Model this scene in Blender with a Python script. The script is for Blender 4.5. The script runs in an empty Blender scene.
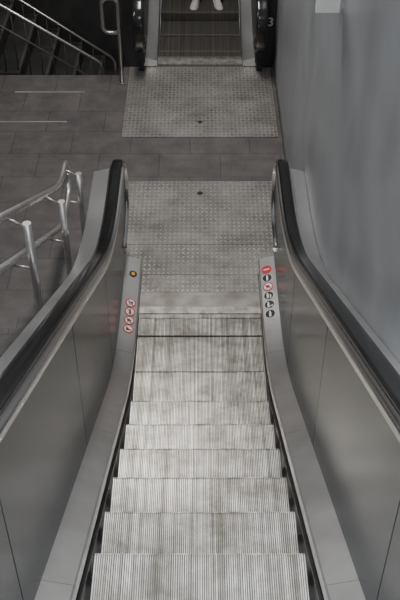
import bpy, bmesh, math, random
from mathutils import Vector, Matrix
random.seed(4)
C = bpy.context.scene.collection

# ---------------------------------------------------------------- materials
def newmat(name):
    m = bpy.data.materials.new(name); m.use_nodes = True
    nt = m.node_tree; b = nt.nodes['Principled BSDF']
    return m, nt, b
def mat(name, c1, c2=None, rough=0.5, metal=0.0, scale=(8,8,8), detail=4, bump=0.0, rvar=0.0, lo=0.35, hi=0.65, peritem=False, dirt=0.0):
    m, nt, b = newmat(name)
    b.inputs['Roughness'].default_value = rough
    b.inputs['Metallic'].default_value = metal
    if c2 is None:
        c2 = tuple(x*0.85 for x in c1)
    tc = nt.nodes.new('ShaderNodeTexCoord'); mp = nt.nodes.new('ShaderNodeMapping')
    mp.inputs['Scale'].default_value = scale
    src = tc.outputs['Object']
    if peritem:
        oi = nt.nodes.new('ShaderNodeObjectInfo'); va = nt.nodes.new('ShaderNodeVectorMath'); va.operation='ADD'
        nt.links.new(src, va.inputs[0]); nt.links.new(oi.outputs['Location'], va.inputs[1]); src = va.outputs[0]
    nz = nt.nodes.new('ShaderNodeTexNoise'); nz.inputs['Scale'].default_value = 1.0; nz.inputs['Detail'].default_value = detail
    rp = nt.nodes.new('ShaderNodeValToRGB')
    rp.color_ramp.elements[0].position = lo; rp.color_ramp.elements[1].position = hi
    rp.color_ramp.elements[0].color = (*c2,1); rp.color_ramp.elements[1].color = (*c1,1)
    nt.links.new(src, mp.inputs[0]); nt.links.new(mp.outputs[0], nz.inputs['Vector'])
    nt.links.new(nz.outputs['Fac'], rp.inputs[0]); col = rp.outputs[0]
    if dirt:
        n2 = nt.nodes.new('ShaderNodeTexNoise'); n2.inputs['Scale'].default_value=4.5; n2.inputs['Detail'].default_value=8; n2.inputs['Roughness'].default_value=.7
        nt.links.new(src, n2.inputs['Vector'])
        r2 = nt.nodes.new('ShaderNodeValToRGB'); r2.color_ramp.elements[0].position=.36; r2.color_ramp.elements[1].position=.62
        k=1-dirt; r2.color_ramp.elements[0].color=(k,k*.95,k*.86,1); r2.color_ramp.elements[1].color=(1,1,1,1)
        nt.links.new(n2.outputs['Fac'], r2.inputs[0])
        mx = nt.nodes.new('ShaderNodeMixRGB'); mx.blend_type='MULTIPLY'; mx.inputs[0].default_value=1
        nt.links.new(col,mx.inputs[1]); nt.links.new(r2.outputs[0],mx.inputs[2]); col=mx.outputs[0]
    nt.links.new(col, b.inputs['Base Color'])
    if rvar:
        mr = nt.nodes.new('ShaderNodeMapRange'); mr.inputs['To Min'].default_value = rough-rvar; mr.inputs['To Max'].default_value = rough+rvar
        nt.links.new(nz.outputs['Fac'], mr.inputs['Value']); nt.links.new(mr.outputs[0], b.inputs['Roughness'])
    if bump:
        bp = nt.nodes.new('ShaderNodeBump'); bp.inputs['Strength'].default_value = bump; bp.inputs['Distance'].default_value = 0.01
        nt.links.new(nz.outputs['Fac'], bp.inputs['Height']); nt.links.new(bp.outputs[0], b.inputs['Normal'])
    return m

def M(nt, op, a, b=None, clamp=False):
    n = nt.nodes.new('ShaderNodeMath'); n.operation = op; n.use_clamp = clamp
    for i, v in enumerate((a, b)):
        if v is None: continue
        if isinstance(v, (int, float)): n.inputs[i].default_value = v
        else: nt.links.new(v, n.inputs[i])
    return n.outputs[0]

def checker_plate(name, base, dark, hi, pitch=0.041):
    m, nt, b = newmat(name)
    tc = nt.nodes.new('ShaderNodeTexCoord'); sp = nt.nodes.new('ShaderNodeSeparateXYZ')
    nt.links.new(tc.outputs['Object'], sp.inputs[0])
    u = M(nt,'DIVIDE',sp.outputs[0],pitch); v = M(nt,'DIVIDE',sp.outputs[1],pitch*1.35)
    fu = M(nt,'SUBTRACT',M(nt,'FRACT',u),0.5); fv = M(nt,'SUBTRACT',M(nt,'FRACT',v),0.5)
    par = M(nt,'FLOORED_MODULO',M(nt,'ADD',M(nt,'FLOOR',u),M(nt,'FLOOR',v)),2.0)
    s = M(nt,'SUBTRACT',1.0,M(nt,'MULTIPLY',par,2.0))
    sv = M(nt,'MULTIPLY',s,fv)
    a = M(nt,'DIVIDE',M(nt,'ADD',fu,sv),0.64); c = M(nt,'DIVIDE',M(nt,'SUBTRACT',fu,sv),0.22)
    e = M(nt,'ADD',M(nt,'MULTIPLY',a,a),M(nt,'MULTIPLY',c,c))
    mask = M(nt,'MULTIPLY',M(nt,'SUBTRACT',1.0,e),2.5,True)
    nz = nt.nodes.new('ShaderNodeTexNoise'); nz.inputs['Scale'].default_value = 1.9; nz.inputs['Detail'].default_value = 14; nz.inputs['Roughness'].default_value=.82
    nt.links.new(tc.outputs['Object'], nz.inputs['Vector'])
    rp = nt.nodes.new('ShaderNodeValToRGB'); rp.color_ramp.elements[0].position=.36; rp.color_ramp.elements[1].position=.64
    rp.color_ramp.elements[0].color=(*dark,1); rp.color_ramp.elements[1].color=(*base,1)
    nt.links.new(nz.outputs['Fac'], rp.inputs[0])
    wear = nt.nodes.new('ShaderNodeTexNoise'); wear.inputs['Scale'].default_value=5; wear.inputs['Detail'].default_value=8
    nt.links.new(tc.outputs['Object'], wear.inputs['Vector'])
    wf = M(nt,'MULTIPLY',M(nt,'SUBTRACT',wear.outputs['Fac'],.22),2.0,True)
    mx = nt.nodes.new('ShaderNodeMixRGB'); mx.inputs[2].default_value=(*hi,1)
    nt.links.new(M(nt,'MULTIPLY',mask,wf), mx.inputs[0]); nt.links.new(rp.outputs[0], mx.inputs[1]); nt.links.new(mx.outputs[0], b.inputs['Base Color'])
    mr = nt.nodes.new('ShaderNodeMapRange'); mr.inputs['To Min'].default_value=.22; mr.inputs['To Max'].default_value=.45
    nt.links.new(nz.outputs['Fac'], mr.inputs['Value']); nt.links.new(mr.outputs[0], b.inputs['Roughness'])
    bp = nt.nodes.new('ShaderNodeBump'); bp.inputs['Strength'].default_value=1; bp.inputs['Distance'].default_value=.004
    nt.links.new(mask,bp.inputs['Height']); nt.links.new(bp.outputs[0], b.inputs['Normal'])
    b.inputs['Metallic'].default_value=.6
    return m

def floor_tiles(name):
    m, nt, b = newmat(name)
    tc = nt.nodes.new('ShaderNodeTexCoord'); mp = nt.nodes.new('ShaderNodeMapping')
    mp.inputs['Location'].default_value=(0.1,0.08,0)
    br = nt.nodes.new('ShaderNodeTexBrick'); br.inputs['Scale'].default_value=1.0
    br.inputs['Brick Width'].default_value=.6; br.inputs['Row Height'].default_value=.42; br.inputs['Mortar Size'].default_value=.004
    br.inputs['Color1'].default_value=(.108,.101,.101,1); br.inputs['Color2'].default_value=(.093,.087,.088,1); br.inputs['Mortar'].default_value=(.052,.05,.05,1)
    nt.links.new(tc.outputs['Object'],mp.inputs[0]); nt.links.new(mp.outputs[0],br.inputs['Vector'])
    nz = nt.nodes.new('ShaderNodeTexNoise'); nz.inputs['Scale'].default_value=4; nz.inputs['Detail'].default_value=10; nz.inputs['Roughness'].default_value=.75
    nt.links.new(tc.outputs['Object'],nz.inputs['Vector'])
    rp = nt.nodes.new('ShaderNodeValToRGB'); rp.color_ramp.elements[0].position=.3; rp.color_ramp.elements[1].position=.7
    rp.color_ramp.elements[0].color=(.6,.6,.6,1); rp.color_ramp.elements[1].color=(1.25,1.22,1.2,1)
    nt.links.new(nz.outputs['Fac'],rp.inputs[0])
    mx = nt.nodes.new('ShaderNodeMixRGB'); mx.blend_type='MULTIPLY'; mx.inputs[0].default_value=1
    nt.links.new(br.outputs['Color'],mx.inputs[1]); nt.links.new(rp.outputs[0],mx.inputs[2]); nt.links.new(mx.outputs[0],b.inputs['Base Color'])
    b.inputs['Roughness'].default_value=.38
    bp = nt.nodes.new('ShaderNodeBump'); bp.inputs['Strength'].default_value=.2; bp.inputs['Distance'].default_value=.003; bp.invert=True
    nt.links.new(br.outputs['Fac'],bp.inputs['Height']); nt.links.new(bp.outputs[0],b.inputs['Normal'])
    return m

FLOOR = floor_tiles('stone_tiles')
PLATE = checker_plate('tread_plate',(.42,.40,.38),(.20,.186,.172),(.72,.70,.68))
WALL  = mat('painted_wall',(.29,.30,.315),(.215,.222,.233),.40,.0,(2.2,2.2,2.0),12,.03,.06,.3,.7)
RIB   = mat('step_rib',(.82,.81,.79),(.42,.40,.37),.34,.45,(45,.5,.5),2,0,.06,.3,.62,True,.62)
GROOVE= mat('step_groove',(.13,.12,.105),(.07,.063,.055),.6,.2,(40,3,3),2)
RIBD  = mat('step_rib_dark',(.24,.225,.205),(.12,.112,.10),.45,.6,(55,.6,.6),2)  # darker rib and groove colours for the second escalator's steps
GROOVD= mat('step_groove_dark',(.03,.029,.028),(.02,.019,.018),.6,.1,(40,3,3),2)
COMB  = mat('comb_alloy',(.50,.48,.46),(.26,.245,.23),.40,.6,(14,10,6),8)
SMOOTH= mat('worn_smooth_plate',(.38,.36,.34),(.22,.205,.19),.36,.6,(6,6,6),12)
DECK  = mat('satin_steel',(.74,.725,.715),(.62,.605,.595),.30,.88,(3,2,6),6,0,.05)
CLAD  = mat('cladding_steel',(.76,.755,.76),(.64,.635,.64),.30,.85,(2,2,4),5,0,.04)
PANEL = mat('dark_steel_panel',(.075,.080,.086),(.055,.059,.064),.24,.55,(1,1,1),3,0,.02)
SKIRT = mat('dark_skirt',(.05,.05,.05),(.025,.025,.025),.35,.6,(5,5,5))
RUBBER= mat('black_rubber',(.010,.010,.011),(.014,.014,.014),.14,0,(6,6,6),4,0,.03)
CHROME= mat('polished_steel',(.96,.95,.95),(.90,.89,.89),.24,1,(9,9,9))
TUBE  = mat('brushed_tube',(.66,.645,.635),(.56,.545,.535),.36,.9,(12,12,12))
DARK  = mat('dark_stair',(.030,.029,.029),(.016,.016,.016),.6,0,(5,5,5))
NOSE  = mat('stair_nosing',(.085,.08,.075),(.055,.052,.048),.5,.2,(5,5,5))
BALU  = mat('dark_baluster',(.035,.034,.032),(.025,.024,.023),.5,.2,(5,5,5))
DRAIL = mat('dark_rail',(.36,.34,.325),(.29,.275,.265),.3,.8,(5,5,5))
WHITE = mat('white_print',(.85,.84,.83),(.8,.79,.78),.5,0)
RED   = mat('red_print',(.62,.025,.03),(.55,.02,.025),.45,0)
BLACK = mat('black_print',(.012,.012,.012),(.02,.02,.02),.4,0)
AMBER = mat('amber_lens',(.85,.5,.05),(.75,.42,.04),.3,0)
TROUS = mat('dark_cloth',(.02,.02,.025),(.012,.012,.015),.9,0,(30,30,30))
SHOE  = mat('pale_leather',(.50,.48,.46),(.40,.385,.37),.5,0,(20,20,20))
SOLE  = mat('white_sole',(.62,.61,.60),(.55,.54,.53),.6,0,(20,20,20))

# ---------------------------------------------------------------- helpers
def mesh(name, verts, faces, mats, parent=None, fm=None, smooth=False):
    me = bpy.data.meshes.new(name); me.from_pydata([tuple(v) for v in verts], [], faces)
    for m in (mats if isinstance(mats,(list,tuple)) else [mats]): me.materials.append(m)
    if fm: 
        for p,i in zip(me.polygons,fm): p.material_index=i
    bm = bmesh.new(); bm.from_mesh(me); bmesh.ops.recalc_face_normals(bm, faces=bm.faces); bm.to_mesh(me); bm.free()
    if smooth:
        for p in me.polygons: p.use_smooth=True
    o = bpy.data.objects.new(name, me); C.objects.link(o)
    if parent: par(o,parent)
    return o
def par(o,p):
    o.parent=p; o.matrix_parent_inverse=Matrix.Translation(-p.location) if p.type=='EMPTY' else Matrix.Identity(4)
def empty(name, loc, label, cat, group=None):
    e = bpy.data.objects.new(name,None); e.location=loc; e.empty_display_size=.2; C.objects.link(e)
    e['label']=label; e['category']=cat
    if group: e['group']=group
    return e
def bevel(o,w=.004,seg=2):
    b=o.modifiers.new('bevel','BEVEL'); b.width=w; b.segments=seg; b.limit_method='ANGLE'; b.angle_limit=math.radians(40)
def boxes(name, bl, m, parent=None, fm=None):
    V=[];F=[]
    for (x0,x1,y0,y1,z0,z1) in bl:
        n=len(V)
        V+=[(x0,y0,z0),(x1,y0,z0),(x1,y1,z0),(x0,y1,z0),(x0,y0,z1),(x1,y0,z1),(x1,y1,z1),(x0,y1,z1)]
        F+=[tuple(n+i for i in f) for f in ((0,3,2,1),(4,5,6,7),(0,1,5,4),(1,2,6,5),(2,3,7,6),(3,0,4,7))]
    return mesh(name,V,F,m,parent)
def slab(name, ys, top, bot, x0, x1, m, parent):
    V=[];F=[]
    for y in ys:
        t=top(y); b=bot(y)
        V+=[(x0,y,b),(x1,y,b),(x1,y,t),(x0,y,t)]
    n=len(ys)
    for i in range(n-1):
        a=4*i;c=4*i+4
        F+=[(a,a+1,c+1,c),(a+1,a+2,c+2,c+1),(a+2,a+3,c+3,c+2),(a+3,a,c,c+3)]
    F+=[(0,1,2,3),(4*n-4,4*n-1,4*n-2,4*n-3)]
    return mesh(name,V,F,m,parent)
def prof(name, ys, base, pr, m, parent, smooth=False):
    V=[];F=[];k=len(pr)
    for y in ys:
        for (x,dz) in pr: V.append((x,y,base(y)+dz))
    for i in range(len(ys)-1):
        for j in range(k):
            a=i*k+j;b=i*k+(j+1)%k
            F.append((a,b,b+k,a+k))
    F.append(tuple(range(k))); F.append(tuple(range((len(ys)-1)*k,len(ys)*k))[::-1])
    return mesh(name,V,F,m,parent,smooth=smooth)
def tube(name, pts, r, m, parent=None, seg=14, bend=0.0):
    pts=[Vector(p) for p in pts]
    if bend:
        bl_=bend if isinstance(bend,(list,tuple)) else [bend]*(len(pts)-2)
        q=[pts[0]]
        for i in range(1,len(pts)-1):
            a=pts[i-1]-pts[i]; b=pts[i+1]-pts[i]
            d=min(bl_[i-1],a.length*.6,b.length*.6)
            p0=pts[i]+a.normalized()*d; p2=pts[i]+b.normalized()*d
            for t in range(11):
                t/=10; q.append(p0*(1-t)**2+pts[i]*2*t*(1-t)+p2*t*t)
        q.append(pts[-1]); pts=q
    V=[];F=[]; up=None
    for i,p in enumerate(pts):
        d=(pts[min(i+1,len(pts)-1)]-pts[max(i-1,0)]).normalized()
        if up is None:
            up = Vector((0,0,1)) if abs(d.z)<.9 else Vector((1,0,0))
        u=(up-d*up.dot(d)).normalized(); w=d.cross(u); up=u
        for j in range(seg):
            a=2*math.pi*j/seg; V.append(p+u*r*math.cos(a)+w*r*math.sin(a))
    for i in range(len(pts)-1):
        for j in range(seg):
            a=i*seg+j;b=i*seg+(j+1)%seg; F.append((a,b,b+seg,a+seg))
    F.append(tuple(range(seg))[::-1]); F.append(tuple(range((len(pts)-1)*seg,len(pts)*seg)))
    o=mesh(name,V,F,m,parent)
    for p in o.data.polygons: p.use_smooth=len(p.vertices)==4
    return o
def frange(a,b,st):
    n=max(1,int(round(abs(b-a)/st))); return [a+(b-a)*i/n for i in range(n+1)]

SL=math.tan(math.radians(30))
def incline(yk, sgn, r=.45):
    def f(y):
        s=(y-yk)*sgn
        if s<-r: return 0.0
        if s>r: return s*SL
        return SL*(s+r)**2/(4*r)
    return f

def make_step_mesh(name, d, rib, groove, n=96, W=1.0):
    # tread stops short of the neighbouring step so the joint shows
    rows=[((.390*d,-.05),(0,-1)),((.390*d,0),(0,-1)),((.02*d,0),(0,-1)),((.004*d,-.006),(.7*d,-.7)),((0,-.02),(d,0)),((.01*d,-.12),(d,0)),((.035*d,-.235),(d,0))]
    xs=[];p=W/n
    rnd=random.Random(11)
    for i in range(n):
        x=-W/2+i*p
        c=.5+rnd.uniform(-.05,.05); h=rnd.choice([.20,.23,.25,.27,.30])
        xs+=[(x,.006),(x+p*(c-h-.06),.006),(x+p*(c-h),0),(x+p*(c+h),0),(x+p*(c+h+.06),.006)]
    xs.append((W/2,.006))
    V=[];F=[];fm=[];k=len(xs)
    for (q,nn) in rows:
        for (x,dd) in xs: V.append((x,q[0]+nn[0]*dd,q[1]+nn[1]*dd))
    for i in range(len(rows)-1):
        for j in range(k-1):
            a=i*k+j; F.append((a,a+1,a+1+k,a+k)); fm.append(0 if (j%5 in(2,) and i>0) else 1)
    me=bpy.data.meshes.new(name); me.from_pydata(V,[],F)
    me.materials.append(rib); me.materials.append(groove)
    for pl,i in zip(me.polygons,fm): pl.material_index=i
    bm=bmesh.new(); bm.from_mesh(me); bmesh.ops.recalc_face_normals(bm,faces=bm.faces)
    bm.faces.ensure_lookup_table()
    if bm.faces[(k-1)+2].normal.z<0: bmesh.ops.reverse_faces(bm,faces=bm.faces)
    bm.to_mesh(me); bm.free()
    return me

HX=.66
def escalator(label, yk, sgn, ycomb, ytip, ydeck, yfar, step_ys, stepmat, cladend, panmat, deckmat, breaks, cladmats, xright, hw=.043):
    root=empty('escalator',(0,ycomb,0),label,'escalator')
    base=incline(yk,sgn)
    hb=incline(yk-sgn*.50,sgn,.62)   # upper lines of the balustrade bend nearer the landing
    dbs=incline(yk-sgn*.17,sgn,.60)
    L=-sgn
    R=.32; zc=.63; yc=ytip-L*R
    ys_main=frange(yfar,yc,.06)
    decks={}
    for s in (-1,1):
        xo=.868 if s<0 else xright
        ys=frange(yfar,yc,.08)
        top=lambda y: hb(y)+.925
        bot=lambda y: dbs(y)+.02
        Rn=R-.03
        slab('balustrade_core',ys,top,bot,s*.638,s*.70,SKIRT,root)
        nys=[yc+L*Rn*math.sin(a*math.pi/2/12) for a in range(13)]
        nys[-1]=yc+L*Rn*.9995
        f=lambda y: math.sqrt(max(Rn*Rn-(y-yc)**2,1e-6))
        slab('newel_end',nys,lambda y:zc+f(y),lambda y:zc-f(y),s*.622,s*.70,panmat,root)
        bb=[yfar]+breaks+[yc]
        for a,b in zip(bb[:-1],bb[1:]):
            g=.005*(1 if b>a else -1)
            slab('inner_panel',frange(a+g,b-g,.06),lambda y: hb(y)+.90,lambda y: dbs(y)+.115,s*.622,s*.638,panmat,root)
        P=[(y,hb(y)+.95) for y in ys_main]
        P+=[(yc+L*R*math.sin(a),zc+R*math.cos(a)) for a in [math.pi*i/24 for i in range(1,25)]]
        P+=[(yc-L*.12,zc-R-.005),(yc-L*.22,zc-R-.03)]
        def sweep(nm,pr,m):
            V=[];F=[];k=len(pr)
            for i,(y,z) in enumerate(P):
                a=P[max(i-1,0)];b=P[min(i+1,len(P)-1)]
                t=Vector((b[0]-a[0],b[1]-a[1])).normalized()
                nn=Vector((-t.y,t.x))*(1 if L>0 else -1)
                for (x,h) in pr: V.append((s*HX+x,y+nn.x*h,z+nn.y*h))
            for i in range(len(P)-1):
                for j in range(k):
                    a=i*k+j;b=i*k+(j+1)%k; F.append((a,b,b+k,a+k))
            F.append(tuple(range(k)));F.append(tuple(range((len(P)-1)*k,len(P)*k)))
            o=mesh(nm,V,F,m,root)
            for p in o.data.polygons: p.use_smooth=len(p.vertices)==4
            return o
        rub=[(hw*math.copysign(abs(math.cos(a))**.5,math.cos(a)), .005+.018*math.copysign(abs(math.sin(a))**.75,math.sin(a))) for a in [2*math.pi*i/18 for i in range(18)]]
        sweep('handrail',rub,RUBBER)
        g2=.060 if hw<.05 else .05
        sweep('handrail_guide',[(-g2,-.06),(g2,-.06),(g2+.002,-.03),(g2-.008,-.012),(-g2+.008,-.012),(-g2-.002,-.03)],CHROME)
        db=[yfar]+[b+.25 for b in breaks]+[ydeck]
        dl=[]
        for a,b in zip(db[:-1],db[1:]):
            g=.0015*(1 if b>a else -1)
            pr=[(s*.492,.02),(s*.492,.082),(s*.500,.09),(s*.622,.128),(s*.622,.02)]
            o=prof('deck',frange(a+g,b-g,.06),dbs,pr,deckmat,root); dl.append(o)
        decks[s]=dl
        prof('skirt_panel',frange(yfar,ydeck,.1),dbs,[(s*.507,-.45),(s*.507,.03),(s*.515,.03),(s*.515,-.45)],SKIRT,root)
        prof('skirt_brush',frange(yfar,ycomb,.1),base,[(s*.490,.022),(s*.490,.034),(s*.507,.04),(s*.507,.02)],SKIRT,root)
        slab('outer_cladding',frange(yfar,cladend,.08),lambda y: hb(y)+.80,lambda y: max(base(y)-.9,-.25) if base(y)>.05 else 0.0,s*.703,s*(xo-.002),cladmats,root)
        prof('outer_deck',frange(yfar,cladend,.06),hb,[(s*.700,.80),(s*.700,.845),(s*.712,.850),(s*(xo-.008),.815),(s*xo,.808),(s*xo,.80)],cladmats,root)
    sm=make_step_mesh('step',-L,*stepmat,W=.974)
    for y in step_ys:
        o=bpy.data.objects.new('step',sm); o.location=(0,y,base(y)); C.objects.link(o); par(o,root)
    return root,base,decks,dbs

# ---------------------------------------------------------------- escalator one
YK=4.64
steps1=[5.643]+[5.25-.4*k for k in range(0,16)]
esc1,base1,decks1,dbs1=escalator('stainless escalator with black handrails running down to the landing',YK,-1,5.46,6.485,6.10,-1.2,steps1,(RIB,GROOVE),6.33,PANEL,DECK,[.2,1.75,3.3,4.65],CLAD,.848)
boxes('comb_plate',[(-.488,.488,5.50,5.58,-.05,.012)]+[(-.487+.974*i/92+.001,-.487+.974*i/92+.006,5.45,5.50,-.01,.008) for i in range(92)],COMB,esc1)
boxes('landing_plate',[(-.488,.488,5.583,5.76,-.05,.010)],SMOOTH,esc1)
boxes('landing_plate',[(-.488,.488,5.763,5.99,-.05,.010)],PLATE,esc1)
boxes('landing_plate',[(-.69,.69,5.995,6.40,-.05,.010)],PLATE,esc1)
boxes('landing_plate',[(-.69,.69,6.405,7.39,-.05,.010)],PLATE,esc1)
def disc(name,x,y,z,r,m,parent,tilt=0,h=.002):
    V=[(x,y,z+h)];F=[];n=20
    for i in range(n): V.append((x+r*math.cos(2*math.pi*i/n),y+r*math.sin(2*math.pi*i/n),z+h))
    for i in range(n): V.append((V[i+1][0],V[i+1][1],z-.002))
    for i in range(n): F+=[(0,1+i,1+(i+1)%n),(1+i,1+n+i,1+n+(i+1)%n,1+(i+1)%n)]
    return mesh(name,V,F,m,parent)
disc('lock_cover',0,7.19,.010,.028,BLACK,esc1)

# ---------------------------------------------------------------- stickers
def sticker(kind,s,y,deck,base):
    V=[];F=[];fm=[]; mats=[WHITE,RED,BLACK,AMBER]
    YS=1.2
    def poly(pts,mi,h):
        n=len(V); V.extend([(a,b*YS,h) for a,b in pts]); F.append(tuple(range(n,n+len(pts)))); fm.append(mi)
    def circ(r,mi,h,cx=0,cy=0,n=28): poly([(cx+r*math.cos(2*math.pi*i/n),cy+r*math.sin(2*math.pi*i/n)) for i in range(n)],mi,h)
    def bar(mi=1,r=.036,w=.003):
        c=.707; L_=r*.95
        poly([(-L_*c-w*c,L_*c-w*c),(-L_*c+w*c,L_*c+w*c),(L_*c+w*c,-L_*c+w*c),(L_*c-w*c,-L_*c-w*c)],mi,.0028)
    r=.042
    if kind=='prohibit_pram':
        circ(r,1,.0010); circ(r*.80,0,.0016)
        poly([(-.020,.014),(.004,.014),(.018,-.002),(.010,-.012),(-.012,-.012)],2,.0022)
        circ(.005,2,.0022,-.010,-.020); circ(.005,2,.0022,.010,-.020); bar()
    elif kind=='prohibit_cart':
        circ(r,1,.0010); circ(r*.80,0,.0016)
        poly([(-.022,.016),(-.014,.016),(-.006,-.010),(.020,-.010),(.020,-.014),(-.010,-.014)],2,.0022)
        poly([(-.008,.010),(.022,.010),(.016,-.006),(-.004,-.006)],2,.0022); circ(.004,2,.0022,-.006,-.021); circ(.004,2,.0022,.014,-.021); bar()
    elif kind=='prohibit_shoe':
        circ(r,1,.0010); circ(r*.80,0,.0016)
        poly([(-.018,.018),(-.006,.018),(-.004,.002),(.022,-.008),(.022,-.016),(-.018,-.016)],2,.0022); bar()
    elif kind=='prohibit_figure':
        circ(r,1,.0010); circ(r*.80,0,.0016)
        circ(.007,2,.0022,0,.020); poly([(-.010,.011),(.010,.011),(.007,-.008),(.010,-.028),(.003,-.028),(0,-.010),(-.003,-.028),(-.010,-.028),(-.007,-.008)],2,.0022); bar()
    elif kind=='red':
        circ(r,1,.0010); poly([(-.024,.005),(.024,.005),(.024,-.005),(-.024,-.005)],0,.0016)
    elif kind.startswith('black'):
        circ(r,0,.0010); circ(r*.92,2,.0016); 
        dx=-.008 if kind!='black_figure' else 0
        circ(.007,0,.0022,dx,.021)
        poly([(dx-.010,.012),(dx+.010,.012),(dx+.007,-.008),(dx+.009,-.028),(dx+.002,-.028),(dx,-.012),(dx-.002,-.028),(dx-.009,-.028),(dx-.007,-.008)],0,.0022)
        if kind=='black_child':
            circ(.005,0,.0022,.015,.004); poly([(.009,-.002),(.021,-.002),(.019,-.026),(.011,-.026)],0,.0022)
        if kind=='black_dog':
            poly([(.006,-.010),(.024,-.008),(.028,-.002),(.026,-.026),(.022,-.016),(.010,-.016),(.009,-.026),(.006,-.026)],0,.0022)
    elif kind=='lamp':
        circ(.032,2,.0010); circ(.017,3,.0025,0,0)
    me=bpy.data.meshes.new('safety_sticker'); me.from_pydata(V,[],F)
    for m in mats: me.materials.append(m)
    for pl,i in zip(me.polygons,fm): pl.material_index=i
    nm={'lamp':'indicator_lamp'}.get(kind,'safety_sticker')
    o=bpy.data.objects.new(nm,me); C.objects.link(o)
    tl=math.atan2(.038,.122)
    x=.552; z=base(y)+.09+(.052)*.038/.122
    dy=.04; sl=math.atan2(base(y+dy)-base(y-dy),2*dy)
    o.rotation_euler=(sl,-tl*s,0); o.location=(s*x,y,z+.0025)
    par(o,deck)
    return o
LB={'prohibit':'round white prohibition pictogram sticker with red ring and bar','red':'round solid red pictogram sticker with white bar','black':'round black pictogram sticker with white figure','lamp':'small black disc with amber centre'}
def deck_at(s,y,decks):
    for d in decks[s]:
        yy=[v.co.y for v in d.data.vertices]
        if min(yy)-.01<=y<=max(yy)+.01: return d
    return decks[s][-1]
for k,y in (('red',5.935),('black_figure',5.825),('prohibit_pram',5.715),('black_child',5.605),('black_dog',5.495),('black_figure',5.385)):
    sticker(k,1,y,deck_at(1,y,decks1),dbs1)['label']=LB[k.split('_')[0]]
for k,y in (('lamp',5.88),('prohibit_cart',5.515),('prohibit_figure',5.41),('prohibit_pram',5.305),('prohibit_shoe',5.20)):
    sticker(k,-1,y,deck_at(-1,y,decks1),dbs1)['label']=LB[k.split('_')[0]]

# ---------------------------------------------------------------- escalator two (ascending away)
YK2=10.75
steps2=[10.15+.4*k for k in range(-1,9)]
PAN2=mat('dark_newel_panel',(.05,.05,.052),(.035,.035,.037),.3,.6,(2,2,2))
esc2,base2,decks2,dbs2=escalator('dark escalator with black handrails climbing away beyond the landing',YK2,1,10.0,9.3,9.73,13.6,steps2,(RIBD,GROOVD),9.75,PAN2,DECK,[11.3],PAN2,.848,.060)
boxes('comb_plate',[(-.488,.488,9.80,9.94,-.05,.012)]+[(-.487+.974*i/76+.001,-.487+.974*i/76+.007,9.94,10.0,-.01,.008) for i in range(76)],COMB,esc2)
boxes('landing_plate',[(-.80,.80,8.20,9.0,.001,.010)],PLATE,esc2)
boxes('landing_plate',[(-.80,.80,9.005,9.74,.001,.010)],PLATE,esc2)
disc('lock_cover',0,8.50,.010,.024,BLACK,esc2)
cu=bpy.data.curves.new('num','FONT'); cu.body='3'; cu.size=.14; cu.extrude=.002; cu.offset=.002; cu.align_x='CENTER'
to=bpy.data.objects.new('num',cu); C.objects.link(to)
bpy.context.view_layer.update()
me=bpy.data.meshes.new_from_object(to.evaluated_get(bpy.context.evaluated_depsgraph_get()))
bpy.data.objects.remove(to)
me.materials.clear(); me.materials.append(WHITE)
o=bpy.data.objects.new('number_marking',me); o.rotation_euler=(math.pi/2,0,0); o.location=(.785,9.746,.50); C.objects.link(o); par(o,esc2)

# ---------------------------------------------------------------- setting
fl=boxes('floor',[(-6,-.872,5.5,9.555,-.3,0),(-.872,.85,6.3,9.78,-.3,0)],FLOOR); fl['kind']='structure'
wl=boxes('wall_right',[(.85,1.15,-3,14,-1.2,8)],WALL); wl['kind']='structure'
tr=boxes('trim_1',[(.838,.8495,6.35,9.74,0,.07)],mat('dark_baseboard',(.10,.10,.102),(.07,.07,.072),.5,.2)); tr['kind']='structure'
PALE=mat('pale_strip',(.30,.295,.29),(.20,.195,.19),.5,0,(3,3,3))  # thin pale lines across the left floor
tr=boxes('floor_strip_1',[(-2.3,-1.40,8.51,8.53,-.01,.002)],PALE); tr['kind']='structure'
tr=boxes('floor_strip_2',[(-2.04,-1.27,9.15,9.17,-.01,.002)],PALE); tr['kind']='structure'
st=[]
for i in range(18):
    y1=5.5-.3*i
    st.append((-5.98,-.875,y1-.32,y1,(-.3 if i<2 else .1)+max(0,i-3)*.16,.17*(i+1)))
stair=boxes('staircase',st,FLOOR); stair['label']='grey stone stairs descending beside the escalator'; stair['category']='stairs'

# sign projecting from wall
sg=empty('wall_sign',(.85,5.29,2.7),'small blank white sign projecting from the grey wall','sign')
o=boxes('sign_board',[(.69,.835,5.28,5.30,2.62,2.92)],WHITE,sg); bevel(o,.003)
boxes('sign_bracket',[(.83,.852,5.27,5.31,2.65,2.89)],CHROME,sg)

# ---------------------------------------------------------------- tubular handrail by the stairs
rl=empty('stair_railing',(-1.0,6.1,0),'stainless tubular double handrail with posts beside the stairs','railing')
xr=-1.12
ZU=lambda y: .80+max(0,6.12-y)*.57
ZL=lambda y: .48+max(0,5.97-y)*.60
tube('rail',[(xr,0.3,ZU(.3)),(xr,6.15,.79),(xr,6.60,.78),(xr,6.60,.48),(xr,6.05,.47),(xr,.3,ZL(.3))],.024,TUBE,rl,20,[.27,.16,.16,.3])
def stz(y): return 0 if y>5.5 else .17*(int((5.5-y)/.3)+1)
for y in (6.40,5.48,4.30,3.1,1.9):
    zt=ZU(y)-.05
    tube('post',[(-1.0,y,stz(y)),(-1.0,y,zt)],.025,TUBE,rl,20)
    tube('bracket',[(-1.0,y,zt-.03),(xr,y,ZU(y)-.01)],.007,TUBE,rl,10)
    tube('bracket',[(-1.0,y,ZL(y)-.03),(xr,y,ZL(y)-.005)],.007,TUBE,rl,10)
    disc('base_flange',-1.0,y,stz(y)+.003,.05,TUBE,rl,h=.006)

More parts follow.
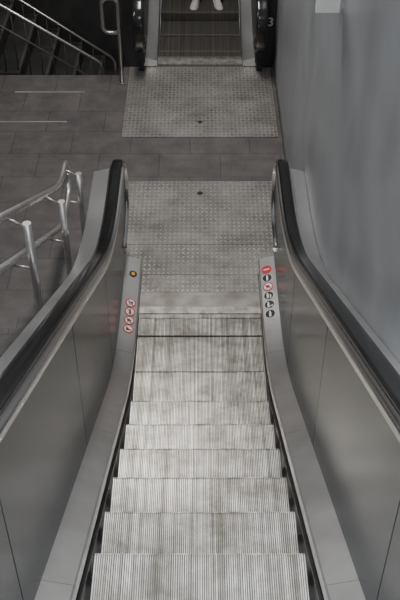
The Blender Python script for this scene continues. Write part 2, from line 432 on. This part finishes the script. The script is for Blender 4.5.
# ---------------------------------------------------------------- dark side stair beyond the landing
ss=empty('side_staircase',(-2,10.6,-1.2),'dark side staircase with steel handrails in the stairwell','stairs')
bl=[];nb=[]
for i in range(13):
    x1=-1.00-.27*i
    bl.append((x1-.27-.02,x1,9.70,11.3,-1.4,-1.0+.19*(i+1)))
    nb.append((x1-.03,x1+.003,9.72,11.28,-1.0+.19*(i+1)-.03,-1.0+.19*(i+1)+.003))
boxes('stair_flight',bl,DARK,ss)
boxes('nosing',nb,NOSE,ss)
for yy,xa,z0,k in ((9.74,-1.415,.24,.65),(11.15,-1.30,-.47,.704)):
    za=lambda x: z0+(xa-x)*k
    tube('rail',[(-4.4,yy,za(-4.4)),(-1.12,yy,za(-1.12)),(-1.12,yy,za(-1.12)-.5)],.018,DRAIL,ss,12,.08)
    if yy<10: tube('rail',[(-4.4,yy,za(-4.4)-.25),(-1.14,yy,za(-1.12)-.25)],.010,DRAIL,ss,12)
    x=-1.25
    while x>-4.4:
        zz=za(x)
        tube('baluster',[(x,yy,zz-.9),(x,yy,zz)],.007,BALU,ss,8); x-=.14
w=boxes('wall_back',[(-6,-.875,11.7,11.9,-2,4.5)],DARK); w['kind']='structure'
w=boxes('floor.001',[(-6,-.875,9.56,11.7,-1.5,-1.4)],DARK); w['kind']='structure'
w=boxes('wall_left',[(-6.2,-6,-3,14,-2,5)],WALL); w['kind']='structure'
pr=empty('guard_rail',(-.9,9.4,0),'short bent steel guard rail beside the dark stairwell','railing')
tube('post',[(-.87,9.36,0),(-.87,9.36,.98),(-1.04,9.36,.98),(-1.04,9.36,.60),(-.88,9.36,.60)],.022,DRAIL,pr,14,.08)
disc('base_flange',-.87,9.36,.003,.05,DRAIL,pr,h=.006)

# ---------------------------------------------------------------- person on the second escalator
ystep=10.95; zs=base2(ystep)
ys_=ystep+.17
pe=empty('person',(0.06,ys_+.15,zs),'person standing on the escalator in dark trousers and pale shoes','person')
XO=.08
bm=bmesh.new()
J={}
def jv(k,x,y,z): J[k]=bm.verts.new((x+XO,ys_+.1+y,zs+z))
jv('pel',0,0,.95);jv('bel',0,0,1.12);jv('che',0,0,1.35);jv('nb',0,0,1.5);jv('nk',0,-.01,1.57);jv('hd',0,-.01,1.66);jv('ht',0,-.01,1.76)
for s,n in ((-1,'l'),(1,'r')):
    jv('hip'+n,s*.10,0,.88);jv('kn'+n,s*.12,-.02,.50);jv('an'+n,s*.135,-.01,.085)
    jv('sh'+n,s*.19,0,1.43);jv('el'+n,s*.25,.02,1.15);jv('wr'+n,s*.26,-.06,.90)
E=[('pel','bel'),('bel','che'),('che','nb'),('nb','nk'),('nk','hd'),('hd','ht')]
for n in 'lr': E+=[('pel','hip'+n),('hip'+n,'kn'+n),('kn'+n,'an'+n),('che','sh'+n),('sh'+n,'el'+n),('el'+n,'wr'+n)]
for a,b in E: bm.edges.new((J[a],J[b]))
RAD={'pel':.14,'bel':.13,'che':.15,'nb':.08,'nk':.055,'hd':.085,'ht':.07,'hip':.09,'kn':.072,'an':.068,'sh':.065,'el':.045,'wr':.03}
bm.verts.index_update()
me=bpy.data.meshes.new('body'); 
idx={k:v.index for k,v in J.items()}
bm.to_mesh(me); bm.free()
bo=bpy.data.objects.new('body',me); C.objects.link(bo); par(bo,pe); me.materials.append(TROUS)
sk=bo.modifiers.new('skin','SKIN')
for k,i in idx.items():
    r=RAD.get(k) or RAD[k[:-1]]
    me.skin_vertices[0].data[i].radius=(r,r*.8 if k in('pel','bel','che') else r)
    me.skin_vertices[0].data[i].use_root=(k=='pel')
sb=bo.modifiers.new('sub','SUBSURF'); sb.levels=2; sb.render_levels=2
for s in (-1,1):
    k=16
    for nm,grow,hf,mt in (('shoe',0,1,SHOE),('shoe_sole',.005,None,SOLE)):
        V=[];F=[]
        secs=[(.14,.026,.05),(.12,.036,.075),(.06,.038,.085),(0,.040,.075),(-.06,.048,.055),(-.11,.046,.045),(-.145,.034,.034),(-.165,.014,.022)]
        for (yy,wd,h) in secs:
            for j in range(k):
                a=2*math.pi*j/k
                zz=max(.016,h/2+h/2*math.sin(a)) if hf else (.018 if math.sin(a)>0 else .002)
                ww=(wd+grow)*math.copysign(abs(math.cos(a))**(.8),math.cos(a))
                V.append((XO+s*(.14-yy*.15)+ww,ys_+.04+yy*(1.03 if not hf else 1),zs+zz))
        for i in range(len(secs)-1):
            for j in range(k):
                a=i*k+j;b=i*k+(j+1)%k;F.append((a,b,b+k,a+k))
        F.append(tuple(range(k)));F.append(tuple(range((len(secs)-1)*k,len(secs)*k)))
        if nm=='shoe': sh=mesh('shoe',V,F,mt,pe,smooth=True)
        else:
            so=mesh('shoe_sole',V,F,mt); so.parent=sh

# ---------------------------------------------------------------- lights
def area(loc,sx,sy,e,tgt=None,col=(1,.98,.95)):
    l=bpy.data.lights.new('lamp','AREA'); l.shape='RECTANGLE'; l.size=sx; l.size_y=sy; l.energy=e; l.color=col
    o=bpy.data.objects.new('ceiling_or_fill_light',l); o.location=loc; C.objects.link(o)
    if tgt: o.rotation_euler=(Vector(tgt)-Vector(loc)).to_track_quat('-Z','Y').to_euler()
area((-.3,.9,5.8),1.0,1.6,70,col=(.96,.98,1))
area((-.5,8.2,5.6),.5,2.4,230,col=(1,.96,.90))
area((-4.2,3.5,6.5),1.0,3.0,150,(.85,4.2,2.6),(.95,.98,1))  # unseen side fill, added to brighten the right wall and cladding
l=bpy.data.lights.new('lamp','SPOT'); l.energy=2600; l.spot_size=math.radians(50); l.spot_blend=1.0; l.shadow_soft_size=.45; l.color=(.93,.97,1)
o=bpy.data.objects.new('added_spot',l); o.location=(0,.7,6.6); C.objects.link(o)  # unseen spot added to make the near steps brighter than the far ones
o.rotation_euler=(Vector((0,1.35,1.4))-Vector(o.location)).to_track_quat('-Z','Y').to_euler()
w=bpy.data.worlds.new('world'); bpy.context.scene.world=w; w.use_nodes=True
w.node_tree.nodes['Background'].inputs[0].default_value=(.82,.84,.86,1); w.node_tree.nodes['Background'].inputs[1].default_value=.22

# ---------------------------------------------------------------- camera
cam=bpy.data.cameras.new('camera'); cam.sensor_fit='VERTICAL'; cam.sensor_height=36; cam.lens=55.3; cam.clip_start=.05
co=bpy.data.objects.new('camera',cam); C.objects.link(co); co.location=(0,0,4.95); co.rotation_euler=(math.radians(90-41.1),0,0)
bpy.context.scene.camera=co
